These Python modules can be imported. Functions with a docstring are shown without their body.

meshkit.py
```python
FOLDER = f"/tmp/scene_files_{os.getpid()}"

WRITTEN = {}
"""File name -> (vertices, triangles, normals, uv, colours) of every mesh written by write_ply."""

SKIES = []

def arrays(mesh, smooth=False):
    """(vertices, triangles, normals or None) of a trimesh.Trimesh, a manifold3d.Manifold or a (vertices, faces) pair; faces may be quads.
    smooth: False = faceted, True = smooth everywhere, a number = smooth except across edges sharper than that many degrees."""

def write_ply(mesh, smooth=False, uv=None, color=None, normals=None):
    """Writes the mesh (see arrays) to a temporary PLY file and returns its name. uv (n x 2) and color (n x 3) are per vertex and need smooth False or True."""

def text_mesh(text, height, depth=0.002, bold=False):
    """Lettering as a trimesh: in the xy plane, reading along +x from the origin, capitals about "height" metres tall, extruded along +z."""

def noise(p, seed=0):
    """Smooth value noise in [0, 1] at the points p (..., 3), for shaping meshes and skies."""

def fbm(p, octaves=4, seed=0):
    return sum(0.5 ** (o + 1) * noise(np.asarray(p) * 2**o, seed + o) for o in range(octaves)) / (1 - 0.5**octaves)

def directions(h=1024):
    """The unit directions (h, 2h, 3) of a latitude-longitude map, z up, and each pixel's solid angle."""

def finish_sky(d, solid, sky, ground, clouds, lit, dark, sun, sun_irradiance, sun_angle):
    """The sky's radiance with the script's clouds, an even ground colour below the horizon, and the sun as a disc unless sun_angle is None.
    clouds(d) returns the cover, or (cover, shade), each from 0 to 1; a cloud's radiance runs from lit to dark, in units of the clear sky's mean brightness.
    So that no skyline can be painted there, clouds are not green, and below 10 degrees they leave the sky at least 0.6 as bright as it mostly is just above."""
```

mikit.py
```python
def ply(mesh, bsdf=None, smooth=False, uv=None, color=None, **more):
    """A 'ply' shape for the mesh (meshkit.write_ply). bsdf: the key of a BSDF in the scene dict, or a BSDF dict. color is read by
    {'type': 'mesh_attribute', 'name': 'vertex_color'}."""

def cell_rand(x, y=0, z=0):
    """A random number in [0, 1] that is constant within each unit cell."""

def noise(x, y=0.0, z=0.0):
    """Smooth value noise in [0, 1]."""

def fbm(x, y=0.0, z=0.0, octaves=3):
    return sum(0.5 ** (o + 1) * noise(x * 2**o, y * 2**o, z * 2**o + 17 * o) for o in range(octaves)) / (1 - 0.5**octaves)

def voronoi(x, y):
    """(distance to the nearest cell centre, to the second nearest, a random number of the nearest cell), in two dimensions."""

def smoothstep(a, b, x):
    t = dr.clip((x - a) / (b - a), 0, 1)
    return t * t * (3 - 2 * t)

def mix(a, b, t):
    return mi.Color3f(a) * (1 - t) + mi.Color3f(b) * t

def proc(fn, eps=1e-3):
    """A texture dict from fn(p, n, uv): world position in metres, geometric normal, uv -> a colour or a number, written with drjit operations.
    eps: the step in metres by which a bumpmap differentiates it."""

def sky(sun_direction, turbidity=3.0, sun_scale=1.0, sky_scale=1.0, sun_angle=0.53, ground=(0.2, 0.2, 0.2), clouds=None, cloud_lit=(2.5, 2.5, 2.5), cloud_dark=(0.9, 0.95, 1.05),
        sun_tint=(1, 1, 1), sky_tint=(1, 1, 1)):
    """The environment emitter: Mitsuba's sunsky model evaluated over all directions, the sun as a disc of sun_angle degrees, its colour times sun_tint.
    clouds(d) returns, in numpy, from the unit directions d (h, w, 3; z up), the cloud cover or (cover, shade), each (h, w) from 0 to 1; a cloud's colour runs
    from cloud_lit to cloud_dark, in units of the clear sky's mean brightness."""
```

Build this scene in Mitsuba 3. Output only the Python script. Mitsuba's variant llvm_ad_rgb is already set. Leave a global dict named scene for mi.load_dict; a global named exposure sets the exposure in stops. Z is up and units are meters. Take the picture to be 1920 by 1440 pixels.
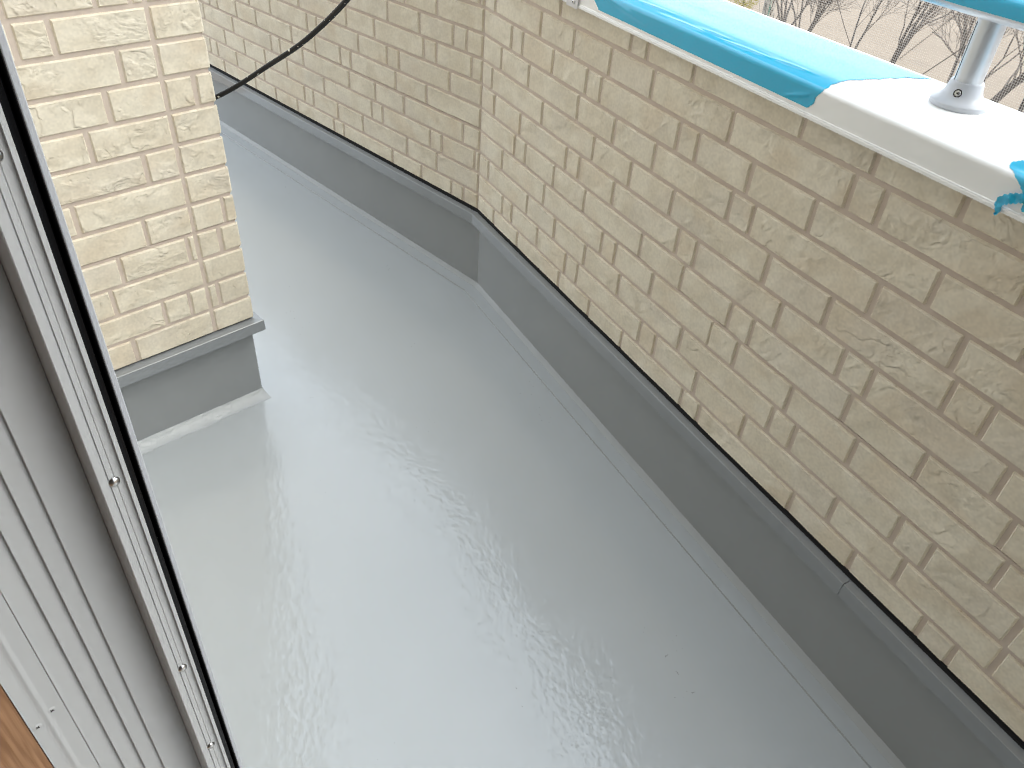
import math, random
import numpy as np
import trimesh
import mitsuba as mi
import drjit as dr
import mikit, meshkit

# ---------------------------------------------------------------- camera, sky, exposure
RM = np.array([[0.46495464, 0.57550843, -0.6727609], [0.883272, -0.24969861, 0.39683899], [0.06039672, -0.77874299, -0.62442901]])
CAM = np.array([1.96857, -0.99005, 1.37426])
_m = np.eye(4)
_m[:3, 0], _m[:3, 1], _m[:3, 2], _m[:3, 3] = -RM[:, 0], -RM[:, 1], RM[:, 2], CAM
scene, labels = {}, {}
scene['camera'] = {'type': 'perspective', 'fov': 66.387, 'fov_axis': 'x', 'near_clip': 0.02, 'far_clip': 2000.0,
                   'to_world': mi.ScalarTransform4f(_m.tolist())}
scene['sky_light'] = mikit.sky((0.40, 0.55, 0.72), turbidity=3, sun_scale=0.17, sun_angle=40, clouds=lambda d: 1.0,
                               cloud_lit=(2.28, 2.5, 2.72), sun_tint=(0.86, 1.0, 1.2))
exposure = 3.3

# ---------------------------------------------------------------- frames
BETA = math.radians(16.2538)              # the parapet bends by this much
TB = np.array([-math.cos(BETA), -math.sin(BETA), 0.0])    # along the far parapet, away from the bend
NB = np.array([math.sin(BETA), -math.cos(BETA), 0.0])     # its inward normal
XA, NA, UP = np.array([1.0, 0, 0]), np.array([0, -1.0, 0]), np.array([0, 0, 1.0])
PA = math.radians(16.392)
NP = np.array([math.cos(PA), math.sin(PA), 0.0])          # face normal of the wing wall
TP = np.array([-NP[1], NP[0], 0.0])                       # along the wing wall, away from the house
PD = 0.08502
H, K0 = 0.065, 0.275                                      # brick course, datum of course 0


def OT(o, t, z=0.0):
    """World point from distance o along NP beyond the wing wall's face, t along TP, height z."""
    return NP * (PD + o) + TP * t + UP * z


def zfloor(x, y):
    return 0.008 - 0.0047 * x - 0.023 * y


rng = random.Random(7)
nrg = np.random.default_rng(7)


# ---------------------------------------------------------------- entries
def numbered(name):
    if name not in scene and name not in labels:
        return name
    k = 1
    while f'{name}_{k:03d}' in scene or f'{name}_{k:03d}' in labels:
        k += 1
    return f'{name}_{k:03d}'


def obj(name, mesh, bsdf, parent=None, smooth=False, uv=None, label=None, kind=None):
    key = numbered((parent + '__' if parent else '') + name)
    scene[key] = mikit.ply(mesh, bsdf, smooth=smooth, uv=uv)
    if label or kind:
        labels[key] = {}
        if label: labels[key]['label'] = label
        if kind: labels[key]['kind'] = kind
    return key


def tag(key, label, cat, group=None):
    labels.setdefault(key, {}).update({'label': label, 'category': cat})
    if group: labels[key]['group'] = group


def thing(name, label, cat, group=None):
    key = numbered(name)
    tag(key, label, cat, group)
    return key


def struct(key):
    labels.setdefault(key, {})['kind'] = 'structure'


# ---------------------------------------------------------------- meshes
def cat(ms):
    return trimesh.util.concatenate(ms)


def hexa(p):
    """A closed box from 8 corner points: bottom ring 0-3, top ring 4-7 (both counter-clockwise from outside above)."""
    f = [[0, 3, 2, 1], [4, 5, 6, 7], [0, 1, 5, 4], [1, 2, 6, 5], [2, 3, 7, 6], [3, 0, 4, 7]]
    f = np.array(f)
    m = trimesh.Trimesh(np.array(p, float), np.vstack([f[:, [0, 1, 2]], f[:, [0, 2, 3]]]), process=False)
    if m.volume < 0: m.invert()
    return m


def box_ot(o0, o1, t0, t1, z0, z1):
    r = [(o0, t0), (o1, t0), (o1, t1), (o0, t1)]
    return hexa([OT(o, t, z0) for o, t in r] + [OT(o, t, z1) for o, t in r])


def box(x0, x1, y0, y1, z0, z1):
    r = [(x0, y0), (x1, y0), (x1, y1), (x0, y1)]
    return hexa([(x, y, z0) for x, y in r] + [(x, y, z1) for x, y in r])


def sweep(sections, closed=True, caps=True):
    """A skin over a list of rings of 3D points."""
    n, k = len(sections), len(sections[0])
    v = np.vstack(sections)
    f = []
    for i in range(n - 1):
        for j in range(k if closed else k - 1):
            a, b = i * k + j, i * k + (j + 1) % k
            f += [[a, b, b + k], [a, b + k, a + k]]
    if closed and caps:
        c0, c1 = sections[0].mean(0), sections[-1].mean(0)
        v = np.vstack([v, c0, c1])
        for j in range(k):
            f += [[n * k, (j + 1) % k, j], [n * k + 1, (n - 1) * k + j, (n - 1) * k + (j + 1) % k]]
    m = trimesh.Trimesh(v, np.array(f), process=False)
    if closed and m.volume < 0: m.invert()
    return m


def prism(poly, place, z0, z1):
    """A polygon (a, b) placed by place(a, b, z) and drawn out from z0 to z1, its caps triangulated properly."""
    from shapely.geometry import Polygon
    m = trimesh.creation.extrude_polygon(Polygon(poly), 1.0, engine='earcut')
    v = np.array([place(a, b, z0 + (z1 - z0) * c) for a, b, c in m.vertices])
    m = trimesh.Trimesh(v, m.faces, process=False)
    if m.volume < 0: m.invert()
    return m


def bar_poly(poly, place):
    """A closed profile (d, z) drawn along stations: place(station, d, z)."""
    from shapely.geometry import Polygon
    m = trimesh.creation.extrude_polygon(Polygon(poly), 1.0, engine='earcut')
    v = np.array([place(c, a, b) for a, b, c in m.vertices])
    m = trimesh.Trimesh(v, m.faces, process=False)
    if m.volume < 0: m.invert()
    return m


def tube(path, radius, n=10, caps=True):
    path = np.array(path, float)
    r = np.broadcast_to(radius, len(path))
    rings, up = [], None
    for i, q in enumerate(path):
        t = path[min(i + 1, len(path) - 1)] - path[max(i - 1, 0)]
        t /= np.linalg.norm(t)
        if up is None:
            up = np.cross(t, [0.3, 0.5, 0.8]); up /= np.linalg.norm(up)
        up = up - t * (up @ t); up /= np.linalg.norm(up)
        w = np.cross(t, up)
        a = np.arange(n) / n * 2 * np.pi
        rings.append(q + r[i] * (np.cos(a)[:, None] * up + np.sin(a)[:, None] * w))
    return sweep(rings, True, caps)


def lathe(profile, centre, axis=UP, n=40):
    axis = np.array(axis, float); axis /= np.linalg.norm(axis)
    u = np.cross(axis, [0.31, 0.87, 0.2]); u /= np.linalg.norm(u)
    w = np.cross(axis, u)
    a = np.arange(n) / n * 2 * np.pi
    return sweep([np.array(centre) + axis * h + r * (np.cos(a)[:, None] * u + np.sin(a)[:, None] * w) for r, h in profile])


def smoothline(pts, n):
    from scipy.interpolate import CubicSpline
    pts = np.array(pts, float)
    s = np.r_[0, np.cumsum(np.linalg.norm(np.diff(pts, axis=0), axis=1))]
    return CubicSpline(s, pts)(np.linspace(0, s[-1], n))


# ---------------------------------------------------------------- materials
N, F, SS, MIX = mikit.noise, mikit.fbm, mikit.smoothstep, mikit.mix


def rgb(*c):
    return {'type': 'rgb', 'value': list(c)}


def mat(name, base, rough=0.5, spec=0.5, bump=None, scale=1.0, eps=1e-3, metallic=0.0, coat=0.0, coat_gloss=0.9):
    d = {'type': 'principled', 'base_color': rgb(*base) if isinstance(base, tuple) else mikit.proc(base), 'roughness': rough if not callable(rough) else mikit.proc(rough),
         'specular': spec, 'metallic': metallic}
    if coat: d.update(clearcoat=coat, clearcoat_gloss=coat_gloss)
    if bump is not None:
        d = {'type': 'bumpmap', 'arbitrary': mikit.proc(bump, eps), 'scale': scale, 'bsdf': d}
    scene[name] = {'type': 'twosided', 'bsdf': d}


def cleft(uv):
    """Height of the moulded stone face: shelving layers that break off along ragged lines, in metres."""
    x, y = mi.Float(uv.x), mi.Float(uv.y)
    w1 = F(x * 9, y * 13, 3.0, 3) - 0.5
    w2 = F(x * 42 + 7, y * 50, 9.0, 3) - 0.5
    q = y * 15 + w1 * 6.0 + w2 * 1.5
    f = q - dr.floor(q)
    saw = dr.select(f < 0.90, f / 0.90, (1 - f) / 0.10)
    m1 = SS(0.46, 0.66, N(x * 17 + w2 * 2, y * 26, 8.0))
    q2 = y * 52 + x * 12 + w1 * 8.0 + w2 * 4.5
    f2 = q2 - dr.floor(q2)
    saw2 = dr.select(f2 < 0.82, f2 / 0.82, (1 - f2) / 0.18)
    m2 = SS(0.56, 0.74, N(x * 23 + 30, y * 30 + w1 * 2, 2.0))
    fine = F(x * 150, y * 170, 5.0, 3)
    return saw * m1 * 0.0019 + saw2 * m2 * 0.0012 + w1 * 0.0018 + w2 * 0.0013 + fine * 0.0008


def brick_colour(p, n, uv):
    x, y = mi.Float(uv.x), mi.Float(uv.y)
    b = F(x * 9, y * 14, 2.0, 3)
    c = MIX((0.590, 0.525, 0.412), (0.630, 0.570, 0.458), SS(0.35, 0.65, F(x * 22, y * 26, 6.0, 2)))
    c = MIX(c, (0.56, 0.460, 0.335), 0.42 * SS(0.55, 0.78, b))
    c = MIX(c, (0.555, 0.50, 0.42), 0.4 * SS(0.55, 0.75, F(x * 6 + 40, y * 10, 1.0, 3)))
    return c * (0.94 + 0.12 * N(x * 260, y * 260, 2.0))


mat('brick_finish', brick_colour, 0.62, 0.35, lambda p, n, uv: cleft(uv), 1.0, 0.0009)
mat('mortar_finish', lambda p, n, uv: MIX((0.480, 0.400, 0.336), (0.535, 0.452, 0.382), F(p.x * 60, p.y * 60, p.z * 60)), 0.7, 0.3,
    lambda p, n, uv: F(p.x * 220, p.y * 220, p.z * 220) * 0.0006, 1.0, 0.001)


def frp_bump(p, n, uv):
    x, y, z = p.x, p.y, p.z
    m = 0.45 + 1.1 * F(x * 7, y * 7, z * 7, 2)
    w = F(x * 20, y * 20, z * 20, 2)
    a = w * 0.0006
    return a + m * (N(x * 122 + 4 * w, y * 122, z * 122) * 0.00058 + N(x * 215 + 5, y * 215 + 4 * w, z * 215) * 0.00040)


def frp_colour(p, n, uv):
    c = MIX((0.365, 0.386, 0.395), (0.392, 0.413, 0.423), F(p.x * 3, p.y * 3, p.z * 3))
    speck = SS(0.955, 0.975, N(p.x * 140, p.y * 140, p.z * 140)) * SS(0.62, 0.75, N(p.x * 9, p.y * 9, 4.0))
    return MIX(c, (0.16, 0.16, 0.16), speck * 0.6)


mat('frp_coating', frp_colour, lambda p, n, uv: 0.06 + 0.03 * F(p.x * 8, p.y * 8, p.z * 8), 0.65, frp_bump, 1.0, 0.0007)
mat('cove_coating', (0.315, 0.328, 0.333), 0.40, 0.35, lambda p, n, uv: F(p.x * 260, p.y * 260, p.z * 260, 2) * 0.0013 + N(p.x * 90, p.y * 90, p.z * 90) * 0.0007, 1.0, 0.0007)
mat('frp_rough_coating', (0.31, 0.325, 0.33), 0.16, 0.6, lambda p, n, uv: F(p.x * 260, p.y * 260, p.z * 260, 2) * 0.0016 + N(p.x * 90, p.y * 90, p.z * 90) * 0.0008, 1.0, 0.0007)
mat('flashing_paint', lambda p, n, uv: MIX((0.190, 0.200, 0.209), (0.205, 0.215, 0.222), F(p.x * 12, p.y * 12, p.z * 12)), 0.12, 0.75)
mat('frp_shade_coating', lambda p, n, uv: MIX((0.235, 0.245, 0.248), (0.260, 0.268, 0.270), F(p.x * 4, p.y * 4, p.z * 6)), 0.36, 0.25, frp_bump, 1.0, 0.0007)  # the floor's own paint, darkened for the shade on upright faces
mat('gap_shade_black', (0.012, 0.012, 0.013), 0.8, 0.2)  # black that paints the shadow in the gap below the siding
mat('coping_paint', lambda p, n, uv: MIX((0.76, 0.76, 0.75), (0.80, 0.80, 0.79), F(p.x * 9, p.y * 9, p.z * 9)), 0.30, 0.5)
mat('cover_metal', (0.55, 0.55, 0.56), 0.35, 0.6, metallic=0.3)
def frame_colour(p, n, uv):
    c = MIX((0.425, 0.430, 0.428), (0.452, 0.455, 0.452), F(p.x * 14, p.y * 14, p.z * 3))
    smudge = SS(0.60, 0.80, F(p.x * 30, p.y * 30, p.z * 9 + 3, 3)) * SS(0.75, 0.35, p.z)
    return MIX(c, (0.30, 0.29, 0.27), 0.35 * smudge)


mat('frame_paint', frame_colour, 0.38, 0.45)
mat('frame_lip_paint', (0.40, 0.41, 0.43), 0.35, 0.5)
mat('rubber', (0.004, 0.0045, 0.006), 0.34, 0.3)
mat('steel', (0.62, 0.61, 0.60), 0.18, 0.5, metallic=1.0)
mat('dark_slot', (0.02, 0.02, 0.02), 0.6, 0.3)
mat('anodised_aluminium', (0.62, 0.64, 0.67), 0.34, 0.5, metallic=0.5)
mat('grey_plastic', (0.50, 0.52, 0.56), 0.30, 0.5)


def film_bump(p, n, uv):
    s = F(p.x * 9 + p.y * 30, p.y * 70 + p.z * 90 - p.x * 10, 2.0, 3)
    lines = SS(0.72, 0.82, N(p.x * 13, p.y * 90 + p.z * 110 + p.x * 5, 3.0)) * SS(0.55, 0.70, N(p.x * 6, p.y * 20, 9.0))
    return s * 0.00002 + lines * 0.0007


mat('blue_film', lambda p, n, uv: MIX((0.022, 0.360, 0.570), (0.030, 0.390, 0.600), F(p.x * 20, p.y * 20, p.z * 20)), 0.12, 0.6, film_bump, 1.0, 0.0015)
mat('pale_film', (0.42, 0.60, 0.76), 0.15, 0.5)


def wood(p, n, uv):
    g = F(p.x * 330, p.y * 330, p.z * 7 + 3 * N(p.x * 20, p.y * 20, p.z * 2), 3)
    return MIX((0.215, 0.105, 0.048), (0.365, 0.200, 0.105), SS(0.25, 0.75, g))


mat('wood_grain', wood, 0.42, 0.4, lambda p, n, uv: F(p.x * 300, p.y * 300, p.z * 12) * 0.0002, 1.0, 0.001)
mat('cable_jacket', lambda p, n, uv: MIX((0.012, 0.012, 0.013), (0.62, 0.60, 0.56), SS(0.86, 0.89, N(p.x * 170 + 3, p.y * 170, p.z * 170))), 0.5, 0.2)
mat('room_paint', (0.45, 0.43, 0.40), 0.8, 0.2)
mat('room_boards', (0.30, 0.19, 0.11), 0.4, 0.4)
mat('wall_render', lambda p, n, uv: MIX((0.48, 0.45, 0.39), (0.55, 0.52, 0.45), F(p.x * 8, p.y * 8, p.z * 16)), 0.7, 0.3)


def dirt(p, n, uv):
    c = MIX((0.225, 0.180, 0.138), (0.28, 0.226, 0.178), F(p.x * 0.5, p.y * 0.5, 0.0, 4))
    return MIX(c, (0.22, 0.18, 0.145), 0.5 * SS(0.5, 0.8, F(p.x * 3, p.y * 3, 5.0, 3)))


mat('dry_earth', dirt, 0.9, 0.1)
mat('twig_bark', (0.23, 0.195, 0.175), 0.85, 0.2)
mat('bark', lambda p, n, uv: MIX((0.07, 0.058, 0.054), (0.15, 0.13, 0.12), F(p.x * 40, p.y * 40, p.z * 12)), 0.85, 0.2)
mat('twine', (0.52, 0.49, 0.44), 0.8, 0.2)
mat('dark_wire', (0.10, 0.085, 0.075), 0.6, 0.3)
mat('pole_paint', (0.25, 0.24, 0.23), 0.5, 0.4)
mat('green_rope', (0.05, 0.20, 0.14), 0.7, 0.3)
scene['leaf'] = {'type': 'principledthin', 'base_color': mikit.proc(lambda p, n, uv: MIX((0.28, 0.27, 0.03), (0.50, 0.40, 0.04), N(p.x * 25, p.y * 25, p.z * 25))), 'roughness': 0.5, 'diff_trans': 0.8}


# ---------------------------------------------------------------- bricks
def brick_mesh(u0, u1, z0, z1, depth=0.0040, cut=(True, True, True, True)):
    """One moulded brick in the wall's own (u, z, depth) coordinates: a ragged chamfered face. cut: chamfer left, right, bottom, top."""
    L, Hh = u1 - u0, z1 - z0
    nx = max(1, int(round(L / 0.045)))
    nz = 2
    c = 0.0031
    us = np.linspace(0, 1, nx + 1)
    zs = np.linspace(0, 1, nz + 1)
    ring = [(a, 0.0) for a in us] + [(1.0, b) for b in zs[1:]] + [(a, 1.0) for a in us[::-1][1:]] + [(0.0, b) for b in zs[::-1][1:-1]]
    out, top = [], []
    for a, b in ring:
        j = nrg.normal(0, 0.0003, 2)
        x, y = u0 + a * L, z0 + b * Hh
        ox = x + (j[0] if a in (0.0, 1.0) else 0)
        oy = y + (j[1] if b in (0.0, 1.0) else 0)
        ix = ox + (c if a == 0 and cut[0] else 0) - (c if a == 1 and cut[1] else 0)
        iy = oy + (c if b == 0 and cut[2] else 0) - (c if b == 1 and cut[3] else 0)
        out.append((ox, oy, -0.001))
        top.append((ix, iy, depth + nrg.normal(0, 0.0004)))
    R = len(ring)
    inner = []
    for a in us[1:-1]:
        inner.append((u0 + a * L, z0 + 0.5 * Hh + nrg.normal(0, 0.004), depth + nrg.normal(0, 0.0006)))
    if not inner:
        inner.append((u0 + 0.5 * L, z0 + 0.5 * Hh, depth))
    v = np.array(out + top + inner)
    f = []
    for i in range(R):
        j = (i + 1) % R
        f += [[i, j, R + j], [i, R + j, R + i]]
    from scipy.spatial import Delaunay
    q = v[R:, :2]
    tri = Delaunay((q - q.mean(0)) / np.array([1, 1])).simplices
    for t in tri:
        a, b, d = q[t]
        area = (b[0] - a[0]) * (d[1] - a[1]) - (b[1] - a[1]) * (d[0] - a[0])
        if abs(area) < 1e-9: continue
        t = t + R
        f.append(list(t) if area > 0 else [t[0], t[2], t[1]])
    return v, np.array(f)


def lay_bricks(parent, rows, O, U, NN, u_end, joint=0.0072, bed=0.0070, zbase=K0, zmin=None, zmax=None, u_start=0.0, ends=(True, True)):
    """rows: {course: [joint positions]}; a joint given as (u, 0) is a hairline butt."""
    for r, js in sorted(rows.items()):
        js = [(j if isinstance(j, tuple) else (j, joint * rng.uniform(0.85, 1.25))) for j in js]
        edges = [(u_start, joint if ends[0] else 0.0)] + [j for j in js if u_start + 0.012 < j[0] < u_end - 0.012] + [(u_end, joint if ends[1] else 0.0)]
        for (a, wa), (b, wb) in zip(edges, edges[1:]):
            if wa == 0: wa = 0.0008
            if wb == 0: wb = 0.0008
            z0, z1 = zbase + r * H + bed / 2, zbase + (r + 1) * H - bed / 2
            if zmin is not None: z0 = max(z0, zmin)
            if zmax is not None: z1 = min(z1, zmax)
            if z1 - z0 < 0.01 or (b - wb / 2) - (a + wa / 2) < 0.008: continue
            v, f = brick_mesh(a + wa / 2, b - wb / 2, z0, z1)
            th = nrg.normal(0.35, 0.45)
            uv = v[:, :2] @ np.array([[math.cos(th), -math.sin(th)], [math.sin(th), math.cos(th)]]) + nrg.uniform(0, 60, 2)
            w = O + v[:, :1] * U + v[:, 1:2] * UP + (v[:, 2:3] - 0.0040) * NN
            if np.cross(U, UP) @ NN < 0: f = f[:, ::-1]
            obj('brick', trimesh.Trimesh(w, f, process=False), 'brick_finish', parent, uv=uv)


def more(js, upto, step=(0.147, 0.147, 0.233, 0.059, 0.275)):
    js = list(js)
    while js[-1] < upto: js.append(js[-1] + rng.choice(step))
    return js


A7 = {0: [.108, .255, .487, .635, .780, 1.013, 1.072, 1.349, 1.500, 1.648, 1.707], 1: [.157, .215, .361, .509, .566, .839, .897, 1.042, 1.192, 1.430, 1.578, 1.759],
      2: [.062, .295, .442, .588, .737, .970, 1.246, 1.304, 1.542, 1.603, 1.753], 3: [.142, .376, .649, .705, .848, 1.046, 1.123, 1.269, 1.419, 1.696],
      4: [.206, .267, .413, .558, .789, .934, 1.082, 1.143, 1.379, 1.528], 5: [.081, .228, .461, .520, .664, .898, .956, 1.191, 1.338, 1.398, 1.635],
      6: [.061, .334, .567, .713, .859, 1.135, 1.281, 1.516, 1.579]}
B7 = {0: [.066, .123, .271, .422, .702, .762, .999, 1.150, 1.301, 1.544], 1: [.194, .342, .583, .730, .883, .941, 1.223, 1.281, 1.429, 1.584, 1.642],
      2: [.020, .169, .226, .468, .527, .806, 1.043, 1.198, 1.349, 1.501], 3: [.074, .353, .503, .648, .927, 1.078, 1.139, 1.418],
      4: [.242, .392, .631, .691, .840, .989, 1.230, 1.375, 1.522, 1.584], 5: [.136, .372, .433, .583, .821, .878, 1.116, 1.264],
      6: [.044, .196, .253, .493, .642, .920]}
END_A, END_B = 2.30, 2.10
A7 = {k: more(v, END_A) for k, v in A7.items()}
B7 = {k: more(v, END_B) for k, v in B7.items()}
rowsA = {r: list(A7[r % 7]) for r in range(0, 11)}
rowsA[3] = [(j, 0.0) if abs(j - 1.046) < 1e-6 else j for j in rowsA[3]]    # two boards butt here
rowsA[10] = [j for j in rowsA[10] if abs(j - 1.046) > 1e-6]
rowsB = {r: list(B7[r % 7]) for r in range(0, 11)}
Z_BOT, Z_TOP = 0.2885, 0.990
Z_SEAM = K0 + 4.05 * H
MORT = 0.0040                                  # mortar lies this far behind the brick faces

# ---------------------------------------------------------------- the near parapet and the far parapet
s2 = math.tan(BETA / 2)


def on_a(u, d, z):
    return np.array([u, -d, z])


def on_b(u, d, z):
    return TB * u + NB * d + UP * z


def mitre(d):
    return s2 * d


def slab(on, u1, d0, d1, z0, z1, sign):
    """A slab behind a parapet's face between depths d0 < d1 (inward positive), mitred at the bend."""
    def ring(z):
        return [on(mitre(d0), d0, z), on(u1, d0, z), on(u1, d1, z), on(mitre(d1), d1, z)]
    return hexa(ring(z0) + ring(z1))


for key_name, on, rows, end, U, NN, sgn, lab in (
        ('parapet_wall', on_a, rowsA, END_A, XA, NA, 1, 'cream brick-pattern parapet under the white coping, right of the bend'),
        ('parapet_wall', on_b, rowsB, END_B, TB, NB, -1, 'cream brick-pattern parapet left of the bend, behind the black cable')):
    w = thing(key_name, lab, 'wall')
    if sgn == 1: WALL_A = w
    else: WALL_B = w
    obj('siding_board', cat([slab(on, end, -0.016, -MORT, Z_BOT, Z_SEAM - 0.0008, sgn)]), 'mortar_finish', w)
    obj('siding_board', cat([slab(on, end, -0.016, -MORT, Z_SEAM + 0.0004, Z_TOP, sgn)]), 'mortar_finish', w)
    obj('wall_core', slab(on, end, -0.19, -0.0165, -3.4, 0.985, sgn), 'wall_render', w)
    obj('gap_shade', bar_poly([(-0.014, 0.2800), (-0.0020, 0.2790), (0.0000, 0.2787), (0.0003, 0.2795), (-0.0012, 0.2806), (-0.0025, 0.2812), (-0.0050, 0.2880), (-0.014, 0.2880)], lambda c, d, z: on(mitre(d) * (1 - c) + end * c, d, z)), 'gap_shade_black', w)  # black strip standing for the gap's shadow as well as a foam backer
    lay_bricks(w, rows, np.zeros(3), U, NN, end, zmin=Z_BOT, zmax=0.985, ends=(True, False))
    # drip flashing: closed thin profile (d, z)
    prof = [(-0.015, 0.2795), (-0.001, 0.2785), (0.0165, 0.2768), (0.0178, 0.2760), (0.0190, 0.2460), (0.0120, 0.2450), (0.0120, 0.2466), (0.0172, 0.2474), (0.0163, 0.2750), (-0.015, 0.2775)]
    cuts = [(None, 1.516), (1.5175, end)] if sgn == 1 else [(None, end)]
    for a, b in cuts:
        obj('drip_flashing', bar_poly(prof, lambda c, d, z: on((mitre(d) if a is None else a) * (1 - c) + b * c, d, z)), 'flashing_paint', w)

# ---------------------------------------------------------------- floor with its upstand
fl = numbered('balcony_floor')
gx, gy = np.meshgrid(np.linspace(-2.6, 3.2, 30), np.linspace(-1.9, 0.9, 16), indexing='ij')


def poly_sheet(pts, dz):
    v = np.array([(x, y, zfloor(x, y) + dz) for x, y in pts])
    c = v.mean(0)
    f = [[len(v), i, (i + 1) % len(v)] for i in range(len(v))]
    m = trimesh.Trimesh(np.vstack([v, c]), f, process=False)
    if m.face_normals[0][2] < 0: m.invert()
    return m


corner = on_a(mitre(-0.02), -0.02, 0)
inner = [tuple(on_a(END_A, -0.02, 0)[:2]), tuple(corner[:2]), tuple(on_b(END_B, -0.02, 0)[:2]),
         tuple(OT(-2.0, -1.42)[:2]), tuple(OT(2.4, -1.42)[:2])]
obj(fl, poly_sheet(inner, 0.0), 'frp_coating')
struct(fl)


def along(on, sgn, prof, end, step=0.05, wob=0.0):
    """An open profile (d, dz above the floor) drawn along a parapet, following the fall of the floor."""
    n = int(end / step)
    rings = []
    for i in range(n + 1):
        ring = []
        for k, (d, dz) in enumerate(prof):
            u0 = mitre(d)
            u = u0 + (end - u0) * i / n
            q = on(u, d, 0)
            jit = wob * (meshkit.noise(np.array([u * 18, k * 7.0 + 50 * sgn, 0.5])) - 0.5) if 0 < k < len(prof) - 1 else 0
            q = on(u, d + jit, 0)
            q[2] = zfloor(q[0], q[1]) + dz + jit
            ring.append(q)
        rings.append(np.array(ring))
    return sweep(rings, closed=False)


def up_face(m):
    m = m.copy()
    if m.face_normals[:, 2].sum() < 0: m.invert()
    return m


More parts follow.
